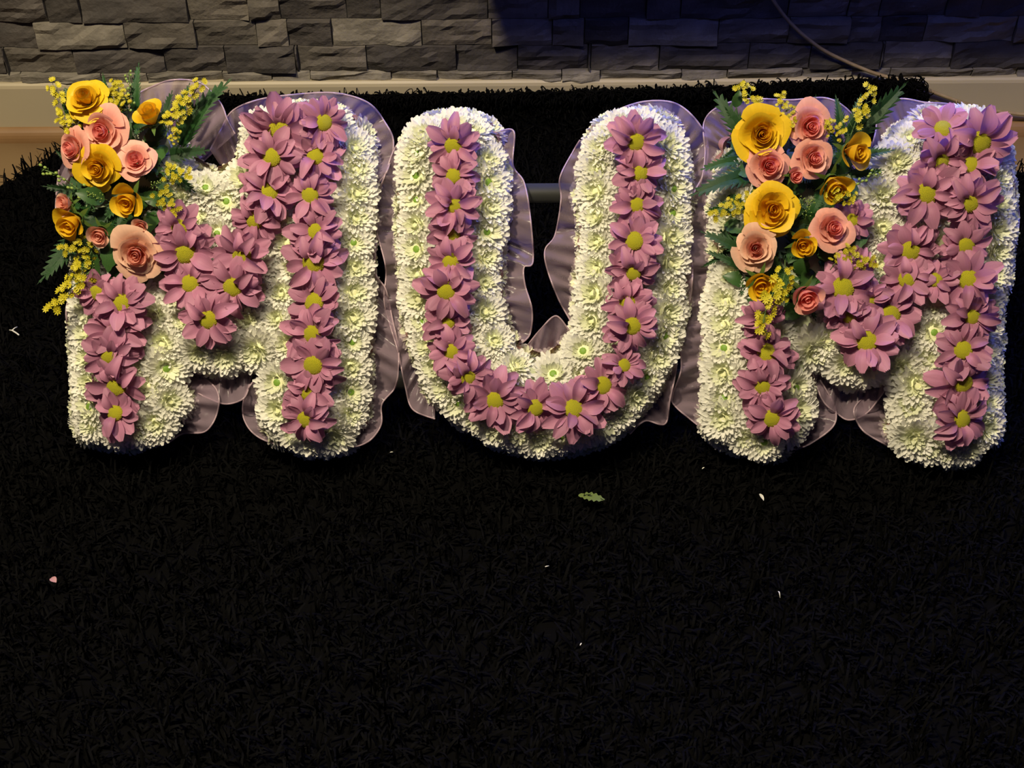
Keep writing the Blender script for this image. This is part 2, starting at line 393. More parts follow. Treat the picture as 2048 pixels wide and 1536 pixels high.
# cable
cp = [(1500, -60), (1536, -15), (1556, 15), (1580, 45), (1612, 75), (1650, 102), (1690, 122), (1720, 135), (1748, 146), (1790, 158), (1830, 168), (1856, 180), (1895, 195), (1940, 210), (1990, 222), (2048, 229), (2110, 232)]
P = [on_wall(a, b, -.021 if b < 150 else -.026) for a, b in cp]
P = [P[0]+Vector((-.08, 0, .12))]+P
v, f = tube(spline(P, 5), .0030, 8)
bpart('led_strip', -.85, .90, -.146, -.130, -.006, 0, scr, con, .0005)
cb = tag(link('cable', mesh('cable', v, f, M['cable'])), 'tan cable drooping across the slate-effect wallpaper and along the skirting', 'cable')
q = on_wall(1912, 203, -.026)
v, f = tube([q+Vector((-.0005, -.0036, .005)), q+Vector((0, -.0038, -.004)), q+Vector((-.001, -.002, -.012))], .0009, 6)
link('cable_clip', mesh('cable_clip', v, f, M['cable']), cb)

# ------------------------------------------------------------------ flower parts (unit meshes, shared)
def grid_petal(fn, nu, nv, uvs=True, name='petal', mats=None):
    V = []; UV = []; Fc = []
    for j in range(nv+1):
        for i in range(nu+1):
            s = -1+2*i/nu; t = j/nv; V.append(fn(s, t)); UV.append((t, i/nu))
    for j in range(nv):
        for i in range(nu):
            a = j*(nu+1)+i; Fc.append((a, a+1, a+nu+2, a+nu+1))
    return V, Fc, UV
def mk_petal_mesh(name, fn, nu, nv, mt):
    V, Fc, UV = grid_petal(fn, nu, nv); me = mesh(name, V, Fc, mt)
    ul = me.uv_layers.new(name='UVMap')
    for lp in me.loops: ul.data[lp.index].uv = UV[lp.vertex_index]
    return me
def merge(parts):
    V = []; Fc = []; FM = []
    for v, f, m_ in parts:
        n = len(V); V += [Vector(p) for p in v]; Fc += [tuple(i+n for i in q) for q in f]; FM += [m_]*len(f)
    return V, Fc, FM
def hemi(r, h, n=12, k=4, z0=0.0, jit=0):
    V = []; Fc = []
    for j in range(k):
        a = j/k*math.pi/2
        for i in range(n):
            an = 2*math.pi*i/n; V.append((r*math.cos(a)*math.cos(an), r*math.cos(a)*math.sin(an), z0+h*math.sin(a)))
    V.append((0, 0, z0+h))
    for j in range(k-1):
        for i in range(n): Fc.append((j*n+i, j*n+(i+1) % n, (j+1)*n+(i+1) % n, (j+1)*n+i))
    for i in range(n): Fc.append(((k-1)*n+i, (k-1)*n+(i+1) % n, k*n))
    return V, Fc

# white chrysanthemum: many spoon petals in rising rings
def chrys(seed, openc):
    rd = random.Random(seed); parts = []
    rings = [(26, -12, 1.0, .145), (26, 4, 1.0, .145), (25, 18, .98, .14), (23, 31, .93, .135), (20, 44, .87, .125), (16, 57, .80, .115), (10, 71, .68, .105)]
    for ri, (n, el, ln, wd) in enumerate(rings):
        if openc and ri == 6: continue
        for k in range(n):
            ph = 2*math.pi*(k+.5*(ri % 2)+rd.uniform(-.2, .2))/n; e = R(el+rd.uniform(-7, 7)); L = ln*rd.uniform(.90, 1.08); W = wd*rd.uniform(.8, 1.15)
            cur = R(rd.uniform(10, 42)); tw = rd.uniform(-.3, .3)
            hz = Vector((math.cos(ph), math.sin(ph), 0)); tz = Vector((-math.sin(ph), math.cos(ph), 0)); zz = Vector((0, 0, 1))
            pts = []; r = .22; pos = hz*(math.cos(e)*r)+zz*(math.sin(e)*r*.75-.02)
            nseg = 4; st = (L-.22)/nseg
            for j in range(nseg+1):
                t = j/nseg; a = e-R(10)+cur*t
                d = hz*math.cos(a)+zz*math.sin(a); nn = zz*math.cos(a)-hz*math.sin(a)
                pts.append((pos.copy(), d, nn, t)); pos = pos + d*st
            V = []
            for (p, d, nn, t) in pts:
                ww = W*(.45+.9*math.sin(min(1, t*1.15)*math.pi*.62))*(1 if t < .99 else .40)*.62
                sd = (tz+nn*tw).normalized()
                V += [p-sd*ww+nn*ww*.55, p, p+sd*ww+nn*ww*.55]
            Fc = []
            for j in range(nseg):
                for i in range(2): a = j*3+i; Fc.append((a, a+1, a+4, a+3))
            parts.append((V, Fc, 1 if ri >= 5 else 0))
    V, Fc, FM = merge(parts)
    for p in V: p.z = p.z*.78
    return mesh('petals', V, Fc, [M['white'], M['white_in']], True, FM)
CH = [chrys(i, i < 2) for i in range(6)]
v, f = hemi(.42, .26, 12, 4); vv, ff = hemi(.15, .05, 8, 3, .235)
V_, F_, FM_ = merge([(v, f, 0), (vv, ff, 1)])
CH_CORE = mesh('chrysanthemum', V_, F_, [M['core'], M['green_eye']], True, FM_)
CH_PALE = mesh('chrysanthemum', V_, F_, [M['core'], M['core']], True, FM_)

# mauve daisy petals: long, blunt, lengthwise fold
def dpet(curv, fold, wid, tipw, ruff, seed):
    def fn(s, t):
        wv = wid*max(.12, math.sin(math.pi*(.09+.90*t**1.2)))**.62; wv *= (1-.30*(1-t)*(1-t))
        x = .18+.82*t - (.02*tipw*math.cos(s*9) if t > .95 else 0); y = s*wv
        z = curv*math.sin(t*math.pi)*.5 + fold*(abs(s)**1.4)*wv*(.6+.4*t) + ruff*math.sin(s*5+seed)*t*wv*.5 - (t**2)*curv*.35
        return Vector((x, y, z))
    return mk_petal_mesh('petal', fn, 6, 7, M['mauve'])
DP = [dpet(.14, .35, .215, .9, .25, 0), dpet(.28, .6, .20, 1.1, .1, 1), dpet(-.08, .2, .23, .8, .35, 2), dpet(.45, .9, .19, 1.0, .2, 3), dpet(.05, -.35, .21, .9, .3, 4)]
parts = []
v, f = hemi(.235, .13, 18, 4); parts.append((v, f, 0))
for k in range(120):
    rr = .232*math.sqrt((k+.5)/120); an = k*2.39996; zz = .13*math.sqrt(max(0, 1-(rr/.235)**2))
    x, y = rr*math.cos(an), rr*math.sin(an); q = .012
    vv = [(x-q, y-q, zz-.01), (x+q, y-q, zz-.01), (x+q, y+q, zz-.01), (x-q, y+q, zz-.01), (x*1.04, y*1.04, zz+.005)]
    parts.append((vv, [(0, 1, 4), (1, 2, 4), (2, 3, 4), (3, 0, 4)], 0 if rr > .15 else 1))
V_, F_, FM_ = merge(parts); DISC = mesh('disc', V_, F_, [M['disc_rim'], M['disc_mid']], False, FM_)
v, f = hemi(.2, -.18, 10, 3); DCUP = mesh('daisy', v, f, M['stem'])

# rose petals by layer
def rpet(r, h, span, opn, curl, pointy, seed, mt):
    def fn(s, t):
        an = s*span/2*(.45+.55*math.sin(min(1, t*1.3)*math.pi/2))
        tt = t*(1-.13*abs(s)**3) + pointy*(1-abs(s))**2*.05*t
        rad = r*(.30+.70*math.sin(min(1, tt*1.15)*math.pi/2)) + opn*tt**2 + curl*max(0, tt-.68)**1.4*2.2
        z = h*tt - curl*max(0, tt-.78)**1.3*1.6 - opn*tt**3*.45
        wob = .05*math.sin(s*4+seed*1.7)*tt*tt*(r+opn)
        return Vector(((rad+wob)*math.cos(an), (rad+wob)*math.sin(an), z))
    return mk_petal_mesh('petal', fn, 8, 7, mt)
def rose_set(mt, bud=False):
    L = []   # (mesh, phi, tilt)
    lay = [(3, .07, .80, 2.9, .00, .0, 0), (3, .14, .79, 2.7, .0, .01, 0), (4, .215, .76, 2.4, .02, .02, .2), (4, .30, .71, 2.2, .04, .04, .3), (4, .40, .64, 2.1, .08, .08, .4), (5, .51, .53, 1.8, .15, .13, .6), (5, .60, .38, 1.65, .32, .20, .9)]
    if bud: lay = [(3, .10, .80, 2.9, 0, 0, 0), (3, .22, .86, 2.7, .02, .02, .3), (4, .34, .86, 2.3, .04, .08, .8), (3, .44, .80, 2.0, .14, .16, 1)]
    for li, (n, r, h, sp, op, cu, po) in enumerate(lay):
        ms = [rpet(r, h, sp, op, cu, po, li*3+q, mt[0] if li < (4 if not bud else 3) else mt[1]) for q in range(2)]
        for k in range(n): L.append((ms[k % 2], 2*math.pi*k/n + li*.9, li))
    return L
ROSE = {k: rose_set((M[m_+'_i'], M[m_])) for k, m_ in (('y', 'yrose'), ('p', 'prose'), ('c', 'peach'))}
BUD = {k: rose_set((M[m_+'_i'], M[m_]), True) for k, m_ in (('y', 'yrose'), ('p', 'prose'), ('c', 'peach'))}
parts = []
v, f = hemi(.28, -.30, 12, 3, .05); parts.append((v, f, 0))
for k in range(5):
    an = 2*math.pi*k/5; c, s_ = math.cos(an), math.sin(an)
    pts = [(.15, -.10, -.05), (.15, .10, -.05), (.48, .09, -.02), (.48, -.09, -.02), (.80, 0, -.10)]
    parts.append(([(x*c-y*s_, x*s_+y*c, z) for x, y, z in pts], [(0, 1, 2, 3), (3, 2, 4)], 0))
V_, F_, _ = merge(parts); RCUP = mesh('rose', V_, F_, M['stem'])

# serrated fern-like leaves, length 1 along +x
def fern(seed, lobes=10, wid=.26, mt=None):
    rd = random.Random(seed); V = []; Fc = []
    def zc(x): return .10*math.sin(x*math.pi)
    for side in (1, -1):
        for k in range(lobes):
            t0 = k/lobes; t1 = (k+1)/lobes; tm = (t0+t1)/2
            wv = wid*math.sin((.12+.88*(1-t0))*math.pi*.56)*(1-t0*.25)*rd.uniform(.88, 1.1)
            if k == lobes-1: wv *= .4
            tipx = t1+.14*(1-t0)+.02; n = len(V)
            pts = [(t0, 0), (t1, 0), (tm+.05, wv*.55), (tipx, wv), (t1+.05, wv*.52), (t0+.02, wv*.50)]
            for x, y in pts:
                V.append(Vector((x, side*y, zc(min(1, x))+.22*abs(y)*(1 if (len(V)-n) != 3 else .7))))
            q = [(0, 1, 2), (1, 4, 2), (0, 2, 5), (2, 4, 3), (5, 2, 3)]
            Fc += [tuple(n+i for i in (a if side > 0 else a[::-1])) for a in q]
    n = len(V); V += [Vector((.93, -.015, 0.02)), Vector((.93, .015, 0.02)), Vector((1.1, 0, 0))]; Fc.append((n, n+1, n+2)[::-1])
    tv, tf = tube([(-.18, 0, -.03), (.3, 0, .105*.8), (.7, 0, .08), (1.0, 0, .0)], lambda t: .012*(1-.7*t), 5)
    Fc += [tuple(i+len(V) for i in q) for q in tf]; V += tv
    return mesh('leaf', V, Fc, mt or M['leaf'], False)
def broad(seed, mt=None):
    def fn(s, t):
        wv = .27*math.sin(math.pi*(t**.8))**.8+.002; y = s*wv + (.012*((-1)**int(t*14)) if abs(s) > .9 and t > .1 else 0)
        return Vector((t, y, .12*math.sin(t*math.pi)+.25*abs(y)))
    V, Fc, UV = grid_petal(fn, 4, 12); return mesh('leaf', V, Fc, mt or M['leaf2'])
FERN = [fern(i, 9+i, .30-.03*i) for i in range(3)]; BROAD = broad(1)

# solidago sprig: stem along +x (length 1), blossoms child
def sprig(seed, budlike=False):
    rd = random.Random(seed); SP = []; BP = []
    main = [(0, 0, 0), (.35, .02, .05), (.7, -.02, .07), (1, .03, .05)]
    v, f = tube(spline(main, 4), .012, 5); SP.append((v, f, 0))
    nb = 15
    for k in range(nb):
        t = .15+.85*k/(nb-1); base = Vector((t, 0, .06)); an = k*2.4; L = rd.uniform(.10, .26)*(1.15-t*.6)
        d = Vector((rd.uniform(.3, .8), math.cos(an), abs(math.sin(an))*.9+.2)).normalized(); e = base+d*L
        v, f = tube([base, base+d*L*.5+Vector((0, 0, .01)), e], .006, 4); SP.append((v, f, 0))
        for c in range(1 if budlike else rd.choice((2, 3, 3))):
            p = e + Vector((rd.uniform(-.045, .045), rd.uniform(-.045, .045), rd.uniform(-.02, .03)))
            if budlike:
                v, f = hemi(.030, .036, 8, 3, 0); v2, f2 = hemi(.030, -.034, 8, 3, 0)
                BP.append(([Vector(a)+p for a in v], f, 0)); BP.append(([Vector(a)+p for a in v2], [q[::-1] for q in f2], 0)); continue
            ax = (d+Vector((rd.uniform(-.5, .5), rd.uniform(-.5, .5), .9))).normalized(); a1 = ax.orthogonal().normalized(); a2 = ax.cross(a1)
            V = []; Fc = []; n = 8; r = rd.uniform(.055, .08)
            for i in range(n):
                b = 2*math.pi*i/n; o = len(V); u1 = a1*math.cos(b)+a2*math.sin(b); u2 = a2*math.cos(b)-a1*math.sin(b)
                V += [p+u2*.010, p-u2*.010, p+u1*r*.7-u2*.013+ax*.02, p+u1*r+ax*.028, p+u1*r*.7+u2*.013+ax*.02]
                Fc.append((o, o+1, o+2, o+3, o+4))
            BP.append((V, Fc, 0))
            v, f = hemi(.020, .024, 6, 2); q = ax.to_track_quat('Z', 'Y'); BP.append(([q @ Vector(a)+p for a in v], f, 0))
            v, f = tube([p-ax*.035, p+ax*.004], lambda t: .006+.011*t, 5); SP.append((v, f, 0))
    V, Fc, _ = merge(SP); a = mesh('sprig_stem', V, Fc, M['stem'])
    V, Fc, _ = merge(BP); b = mesh('blossoms', V, Fc, M['bud'] if budlike else M['solid'], budlike)
    return a, b
SPR = [sprig(i) for i in range(3)]; SPB = [sprig(11, True)]

# ------------------------------------------------------------------ floral letters
def resample(poly, step, closed=True):
    P = [Vector((p[0], p[1])) for p in poly]
    if closed: P.append(P[0])
    d = [0]
    for a, b in zip(P[:-1], P[1:]): d.append(d[-1]+(b-a).length)
    n = max(3, int(round(d[-1]/step))); out = []
    k = 0
    for i in range(n if closed else n+1):
        s = d[-1]*i/n
        while k < len(d)-2 and d[k+1] < s: k += 1
        t = (s-d[k])/max(1e-9, d[k+1]-d[k]); out.append(P[k].lerp(P[k+1], t))
    return out
def inside(poly, x, y):
    c = False; n = len(poly)
    for i in range(n):
        x1, y1 = poly[i][0], poly[i][1]; x2, y2 = poly[(i+1) % n][0], poly[(i+1) % n][1]
        if (y1 > y) != (y2 > y) and x < (x2-x1)*(y-y1)/(y2-y1)+x1: c = not c
    return c
def pdist(poly, x, y):
    p = Vector((x, y)); best = 1e9
    for i in range(len(poly)):
        a = Vector(poly[i][:2]); b = Vector(poly[(i+1) % len(poly)][:2]); ab = b-a
        t = max(0, min(1, (p-a).dot(ab)/max(1e-9, ab.length_squared))); best = min(best, (p-a-ab*t).length)
    return best
def inset_ring(poly, ins, step):
    pts = resample(spl2(poly), step); n = len(pts); out = []
    for i, p in enumerate(pts):
        t = (pts[(i+1) % n]-pts[i-1]).normalized(); nrm = Vector((t.y, -t.x))       # candidates either side
        a = p+nrm*ins
        if not inside(poly, a.x, a.y): a = p-nrm*ins; out_n = nrm
        else: out_n = -nrm
        if ins > 0 and (not inside(poly, a.x, a.y) or pdist(poly, a.x, a.y) < ins*.8): continue
        if any((a-o[0]).length < step*.62 for o in out): continue
        out.append((a, out_n))
    return out
def spl2(poly): return [(p.x, p.y) for p in spline([(a, b, 0) for a, b in poly], 3, True)]
def orient(outdir_px, tilt, spin):
    """rotation whose +z is the plane normal tilted towards a photo direction (x right, y down)"""
    d = Vector((outdir_px[0], -outdir_px[1], 0))
    if d.length > 1e-6: d.normalize()
    n = Vector((0, 0, 1))*math.cos(tilt)+d*math.sin(tilt)
    return n.to_track_quat('Z', 'Y') @ Euler((0, 0, spin)).to_quaternion()

def make_letter(name, label, outline, daisies, roses, leaves, sprigs, ruffle, cx, whites=()):
    root = link(name, None, loc=PO+Vector((pl(cx, 900)[0], 0, 0)), rot=(TILT, 0, 0)); ux = pl(cx, 900)[0]
    tag(root, label, 'floral tribute', 'floral letters spelling the word')
    def at(px, py, wz): q = pl(px, py, wz); return Vector((q[0]-ux, q[1], wz))
    # foam
    ins = [a for a, n in inset_ring(outline, 24, 22)]
    top = [at(p.x, p.y, .046) for p in ins]; bot = [Vector((t.x, t.y, .004)) for t in top]; n = len(ins)
    Fc = [tuple(range(n)), tuple(range(2*n-1, n-1, -1))]+[(i, n+i, n+(i+1) % n, (i+1) % n) for i in range(n)]
    bm = bmesh.new(); vv = [bm.verts.new(p) for p in top+bot]
    for q in Fc: bm.faces.new([vv[i] for i in q])
    bmesh.ops.recalc_face_normals(bm, faces=bm.faces); bmesh.ops.triangulate(bm, faces=[x for x in bm.faces if len(x.verts) > 4])
    me = bpy.data.meshes.new('foam_base'); bm.to_mesh(me); bm.free(); me.materials.append(M['foam']); link('foam_base', me, root)
    # chrysanthemums
    spots = []
    for a, nr in inset_ring(outline, 14, 43): spots.append((a, nr, .022, R(68), .0270))
    for a, nr in inset_ring(outline, 39, 50): spots.append((a, nr, .050, R(24), .0310))
    dz = [Vector((d[0], d[1])) for d in daisies]
    xs = [p[0] for p in outline]; ys = [p[1] for p in outline]
    for a, r_ in whites: spots.append((Vector(a), Vector((0, 0)), .054, 0, r_))
    y = min(ys)
    while y < max(ys):
        x = min(xs)+random.uniform(0, 20)
        while x < max(xs):
            a = Vector((x+random.uniform(-9, 9), y+random.uniform(-9, 9)))
            if inside(outline, a.x, a.y) and pdist(outline, a.x, a.y) > 52 and all((a-s[0]).length > 44 for s in spots if s[2] > .03) and all((a-q).length > 34 for q in dz):
                spots.append((a, Vector((0, 0)), .050, 0, .0300))
            x += 22
        y += 22
    for i, (a, nr, wz, tl, r_) in enumerate(spots):
        if random.random() < .5: tl += R(random.uniform(-14, 14))
        k = random.choice((0, 1, 2, 3, 4, 5, 2, 3)); sz = r_*random.uniform(.9, 1.16)
        if any((a-Vector(q[:2])).length < q[2]*(1.25 if not q[6] else 1.8) for q in roses): continue
        c = link('chrysanthemum', CH_CORE if k < 2 else CH_PALE, root, at(a.x, a.y, wz-.006), orient((nr.x, nr.y), tl, random.uniform(0, 6.28)), sz)
        link('petals', CH[k], c)['kind'] = 'stuff'
    # daisies
    for i, d in enumerate(daisies):
        px, py = d[0], d[1]; r_ = (d[2] if len(d) > 2 else 56)*S*1.0
        tdir = (random.uniform(-1, 1), random.uniform(-.4, 1)) if len(d) < 4 else d[3]
        tl = R(random.uniform(4, 24)) if len(d) < 5 else R(d[4])
        wz = .078 + .004*((i % 3)-1)
        c = link('daisy', DCUP, root, at(px, py, wz), orient(tdir, tl, random.uniform(0, 6.28)), r_)
        link('disc', DISC, c, (0, 0, .055), None, random.uniform(1.26, 1.42))
        for lay, n_, lift in ((0, 12, -4), (1, 10, 12)):
            o_ = random.uniform(0, 6.28)
            for k in range(n_):
                if lay == 1 and random.random() < .18: continue
                an = o_+2*math.pi*(k+random.uniform(-.25, .25))/n_; sc_ = random.uniform(.84, 1.12)*(1 if lay == 0 else .9)
                q = Euler((random.uniform(-.35, .35), -R(lift+random.uniform(-12, 24)), an), 'XYZ')
                link('petal', random.choice(DP), c, (0, 0, -.03+.03*lay), q, (sc_, sc_*random.uniform(1.0, 1.3), sc_))
    # roses
    for (px, py, rp, kind, tdir, tl, bud) in roses:
        r_ = rp*S*1.0; deep = .084 if not bud else .088
        c = link('rose', RCUP, root, at(px+tdir[0]*-6, py+tdir[1]*-6, deep), orient(tdir, R(tl), random.uniform(0, 6.28)), r_ if not bud else r_*1.5)
        c['label'] = {'y': 'yellow rose', 'p': 'salmon pink rose', 'c': 'pale peach rose'}[kind]+(' half closed' if bud else '')
        for (me_, phi, li) in (BUD if bud else ROSE)[kind]:
            q = Euler((random.uniform(-.06, .06), R(random.uniform(-9, 12))*(li > 2), phi+random.uniform(-.25, .25)), 'XYZ')
            link('petal', me_, c, (0, 0, 0), q, random.uniform(.93, 1.07) if li < 5 else random.uniform(.88, 1.16))
    # foliage
    extra = []
    for q in roses:
        for k in range(8):
            an = k*.785+random.uniform(-.3, .3); rr = q[2]*random.uniform(.9, 1.5); extra.append((q[0]+math.cos(an)*8, q[1]+math.sin(an)*8, q[0]+math.cos(an)*rr*1.15, q[1]+math.sin(an)*rr*1.15, random.choice(('b', 1.0, 1.2)), random.uniform(.036, .046)))
    got = []
    for k in range(900 if roses else 0):
        q = (random.uniform(min(xs), max(xs)), random.uniform(min(ys), max(ys)))
        dm = min(math.hypot(q[0]-z[0], q[1]-z[1])-z[2] for z in roses)
        if dm > 16 or not inside(outline, *q) or pdist(outline, *q) < 22 or any(math.hypot(q[0]-g[0], q[1]-g[1]) < 24 for g in got): continue
        got.append(q); an = random.uniform(0, 6.28)
        extra.append((q[0]-22*math.cos(an), q[1]-22*math.sin(an), q[0]+30*math.cos(an), q[1]+30*math.sin(an), random.choice(('b', 1.3, 'b')), random.uniform(.047, .056)))
    for (bx, by, tx, ty, kind, wz) in leaves+[e for e in extra if inside(outline, e[2], e[3])]:
        a = at(bx, by, wz); b = at(tx, ty, wz+random.uniform(.0, .022)); d = b-a; L = d.length; d.normalize()
        side = Vector((0, 0, 1)).cross(d).normalized(); nz = d.cross(side)
        rot = Matrix((d, side, nz)).transposed().to_quaternion() @ Euler((random.uniform(-.35, .35), 0, 0)).to_quaternion()
        if kind == 'b': link('leaf', BROAD, root, a, rot, (L, L*1.1, L))
        else:
            wk = float(kind) if isinstance(kind, (int, float)) else 1.0
            link('leaf', random.choice(FERN), root, a, rot, (L*.95, L*wk, L))
    for (bx, by, tx, ty, kind, wz) in sprigs:
        a = at(bx, by, wz); b = at(tx, ty, wz+.006); d = b-a; L = d.length; d.normalize()
        side = Vector((0, 0, 1)).cross(d).normalized(); nz = d.cross(side)
        rot = Matrix((d, side, nz)).transposed().to_quaternion()
        st, bl = (SPB[0] if kind == 'g' else random.choice(SPR)); ks = max(.8, min(1.35, .055/L))
        o = link('solidago_sprig', st, root, a, rot, (L, L*ks, L*ks)); link('blossoms', bl, o)['kind'] = 'stuff'
    # ribbon pleats round the side
    ring = resample(spl2(outline), 6); n = len(ring); V = []; per = max(1, round(n/6.5))
    for i, p in enumerate(ring):
        t = (ring[(i+1) % n]-ring[i-1]).normalized(); nr = Vector((t.y, -t.x))
        if inside(outline, p.x+nr.x*3, p.y+nr.y*3): nr = -nr
        ph = (i/n*per) % 1; bul = (.75+.35*mnoise.noise(Vector((i*.06, 4, 0))))*math.sin(ph*math.pi)**.5*(1 if nr.y < .25 else .1)*(1 if nr.y > -.8 else .3)
        for wz, o_ in ((.002, -4), (.010, 20*bul-6), (.020, 20*bul-6), (.028, 9*bul-6)):
            q = p+nr*(o_-6); V.append(at(q.x, q.y, wz+.003*math.sin(ph*6.28)))
    Fc = [(i*4+j, i*4+j+1, ((i+1) % n)*4+j+1, ((i+1) % n)*4+j) for i in range(n) for j in range(3)]
    link('ribbon', mesh('ribbon', V, Fc, M['ribbon']), root)['label'] = 'pleated dusky pink ribbon round the edge'
    # organza ruffle: list of (inner px, inner py, outer px, outer py)
    for seg_i, rf in enumerate(ruffle):
        inn = spline([(a[0], a[1], 0) for a in rf], 12); out = spline([(a[2], a[3], 0) for a in rf], 12)
        NV = 9; V = []; cum = 0; prev = None; k0 = random.uniform(0, 9)
        for i, (a, b) in enumerate(zip(inn, out)):
            if prev: cum += (b-prev).length
            prev = b
            for j in range(NV):
                t = j/(NV-1); p = a.lerp(b, t)
                wz = -.002+.018*t + (t**.8)*(.010*math.sin(cum/30+k0)+.006*math.sin(cum/13+k0*2)) + .006*(1-t)*math.sin(cum/4.2)+.003*math.sin(cum/7+t*2) + .004*mnoise.noise(Vector((p.x*.05, p.y*.05, seg_i)))
                V.append(at(p.x, p.y, max(-.004, wz)+.002))
        n = len(inn); Fc = [(i*NV+j, i*NV+j+1, (i+1)*NV+j+1, (i+1)*NV+j) for i in range(n-1) for j in range(NV-1)]
        ro = link('ruffle', mesh('ruffle', V, Fc, M['organza']), root)
        if seg_i == 0: ro['label'] = 'sheer lilac organza ruffle'
        v, f = tube([V[i*NV+NV-1] for i in range(n)], .0011, 5); link('hem', mesh('hem', v, f, M['hem']), ro)
    return root

U_out = [(798, 450), (800, 330), (815, 265), (845, 232), (890, 222), (950, 228), (995, 262), (1010, 330), (1010, 420), (1005, 520), (1003, 600), (1015, 650), (1045, 700), (1093, 716), (1135, 682), (1152, 620), (1155, 560), (1160, 450), (1158, 340), (1175, 270), (1215, 232), (1280, 220), (1340, 237), (1373, 300), (1380, 400), (1375, 500), (1370, 600), (1360, 680), (1335, 750), (1290, 820), (1220, 880), (1150, 903), (1080, 910), (1000, 893), (920, 850), (860, 790), (822, 700), (805, 600)]
M1_out = [(152, 865), (142, 700), (143, 590), (150, 480), (142, 350), (142, 250), (160, 212), (220, 197), (300, 203), (345, 235), (375, 310), (430, 345), (475, 320), (487, 250), (520, 214), (600, 208), (690, 218), (733, 262), (748, 330), (746, 450), (743, 600), (738, 750), (733, 850), (700, 893), (650, 908), (590, 902), (540, 878), (522, 820), (520, 750), (500, 735), (440, 746), (385, 735), (366, 745), (376, 800), (368, 855), (320, 882), (240, 900), (172, 885)]
M2_out = [(1410, 845), (1412, 700), (1414, 600), (1430, 520), (1425, 420), (1432, 330), (1455, 265), (1510, 240), (1600, 228), (1655, 238), (1692, 275), (1710, 330), (1738, 345), (1768, 305), (1792, 252), (1840, 228), (1930, 218), (2005, 245), (2022, 320), (2026, 420), (2024, 520), (2006, 620), (1998, 750), (2002, 850), (1984, 905), (1920, 935), (1840, 922), (1792, 890), (1775, 850), (1785, 790), (1775, 762), (1720, 770), (1662, 752), (1640, 735), (1626, 750), (1626, 830), (1602, 888), (1540, 920), (1462, 902), (1418, 868)]

U_da = [(908, 291, 58, (0, 1), 22), (907, 352, 50), (907, 411, 56), (904, 467, 50), (902, 523, 56), (893, 581, 62), (893, 645, 54), (903, 703, 52), (934, 753, 52), (990, 799, 66, (0, 1), 6), (1070, 815, 56), (1146, 818, 66), (1204, 771, 58), (1247, 731, 44), (1265, 651, 58), (1255, 603, 54), (1266, 545, 54), (1269, 482, 58), (1274, 410, 52), (1279, 345, 54), (1272, 284, 60, (0, 1), 20)]
M1_da = [(560, 262, 76, (0, 1), 26), (647, 245, 56, (1, .4), 25), (545, 314, 66), (632, 313, 60), (537, 384, 60), (621, 391, 54), (511, 440, 56), (632, 462, 60), (485, 511, 64), (628, 524, 70, (0, 1), 5), (370, 505, 66), (360, 455, 54, (-.5, 1), 22), (381, 567, 62), (467, 573, 62), (418, 638, 62), (630, 605, 62), (626, 668, 64), (628, 730, 64), (618, 783, 56), (612, 838, 56), (243, 606, 62), (195, 585, 48), (232, 665, 64), (220, 712, 56), (234, 773, 66), (232, 826, 54)]
M2_da = [(1957, 284, 78, (.3, 1), 24), (1885, 260, 60, (-.2, -1), 20), (1880, 321, 58), (1940, 331, 60), (1853, 386, 70, (0, 1), 8), (1938, 405, 64), (1820, 501, 62), (1930, 492, 54), (1937, 559, 64), (1814, 558, 58), (1870, 560, 48), (1685, 576, 68), (1780, 629, 66), (1698, 632, 50), (1734, 683, 66), (1735, 600, 50), (1942, 632, 58), (1926, 700, 58), (1923, 765, 70), (1921, 838, 62), (1522, 635, 50), (1533, 707, 62), (1526, 772, 58), (1543, 836, 60), (1705, 440, 44), (1715, 530, 40)]

ro1 = [(177, 202, 46, 'y', (-.2, -.6), 24, False), (210, 263, 46, 'p', (-.3, .3), 14, False), (150, 298, 38, 'p', (-1, .2), 34, False), (305, 240, 30, 'y', (-.2, -1), 42, True), (200, 338, 46, 'y', (-.2, .9), 20, False), (273, 323, 36, 'p', (.1, -.2), 12, False), (264, 398, 32, 'y', (-.3, .7), 30, True), (152, 442, 32, 'y', (-.6, .9), 38, True), (136, 408, 21, 'c', (-1, 0), 30, True), (203, 465, 24, 'c', (-.1, .9), 34, True), (285, 452, 17, 'c', (0, .6), 24, True), (277, 506, 52, 'c', (.1, .6), 18, False)]
ro2 = [(1520, 268, 54, 'y', (0, .3), 12, False), (1617, 252, 44, 'p', (.1, .2), 14, False), (1534, 332, 46, 'p', (0, .2), 8, False), (1622, 316, 38, 'p', (.2, .2), 16, False), (1585, 352, 17, 'p', (.3, .2), 24, True), (1697, 303, 33, 'y', (.7, .3), 36, True), (1663, 365, 33, 'y', (.2, 1), 46, True), (1541, 421, 58, 'y', (0, .2), 5, False), (1658, 458, 44, 'p', (.1, 0), 12, False), (1510, 497, 44, 'c', (-.2, .2), 10, False), (1601, 487, 28, 'y', (.1, .7), 22, True), (1519, 563, 30, 'y', (-.1, .9), 30, True), (1606, 587, 32, 'p', (.1, .5), 28, True)]
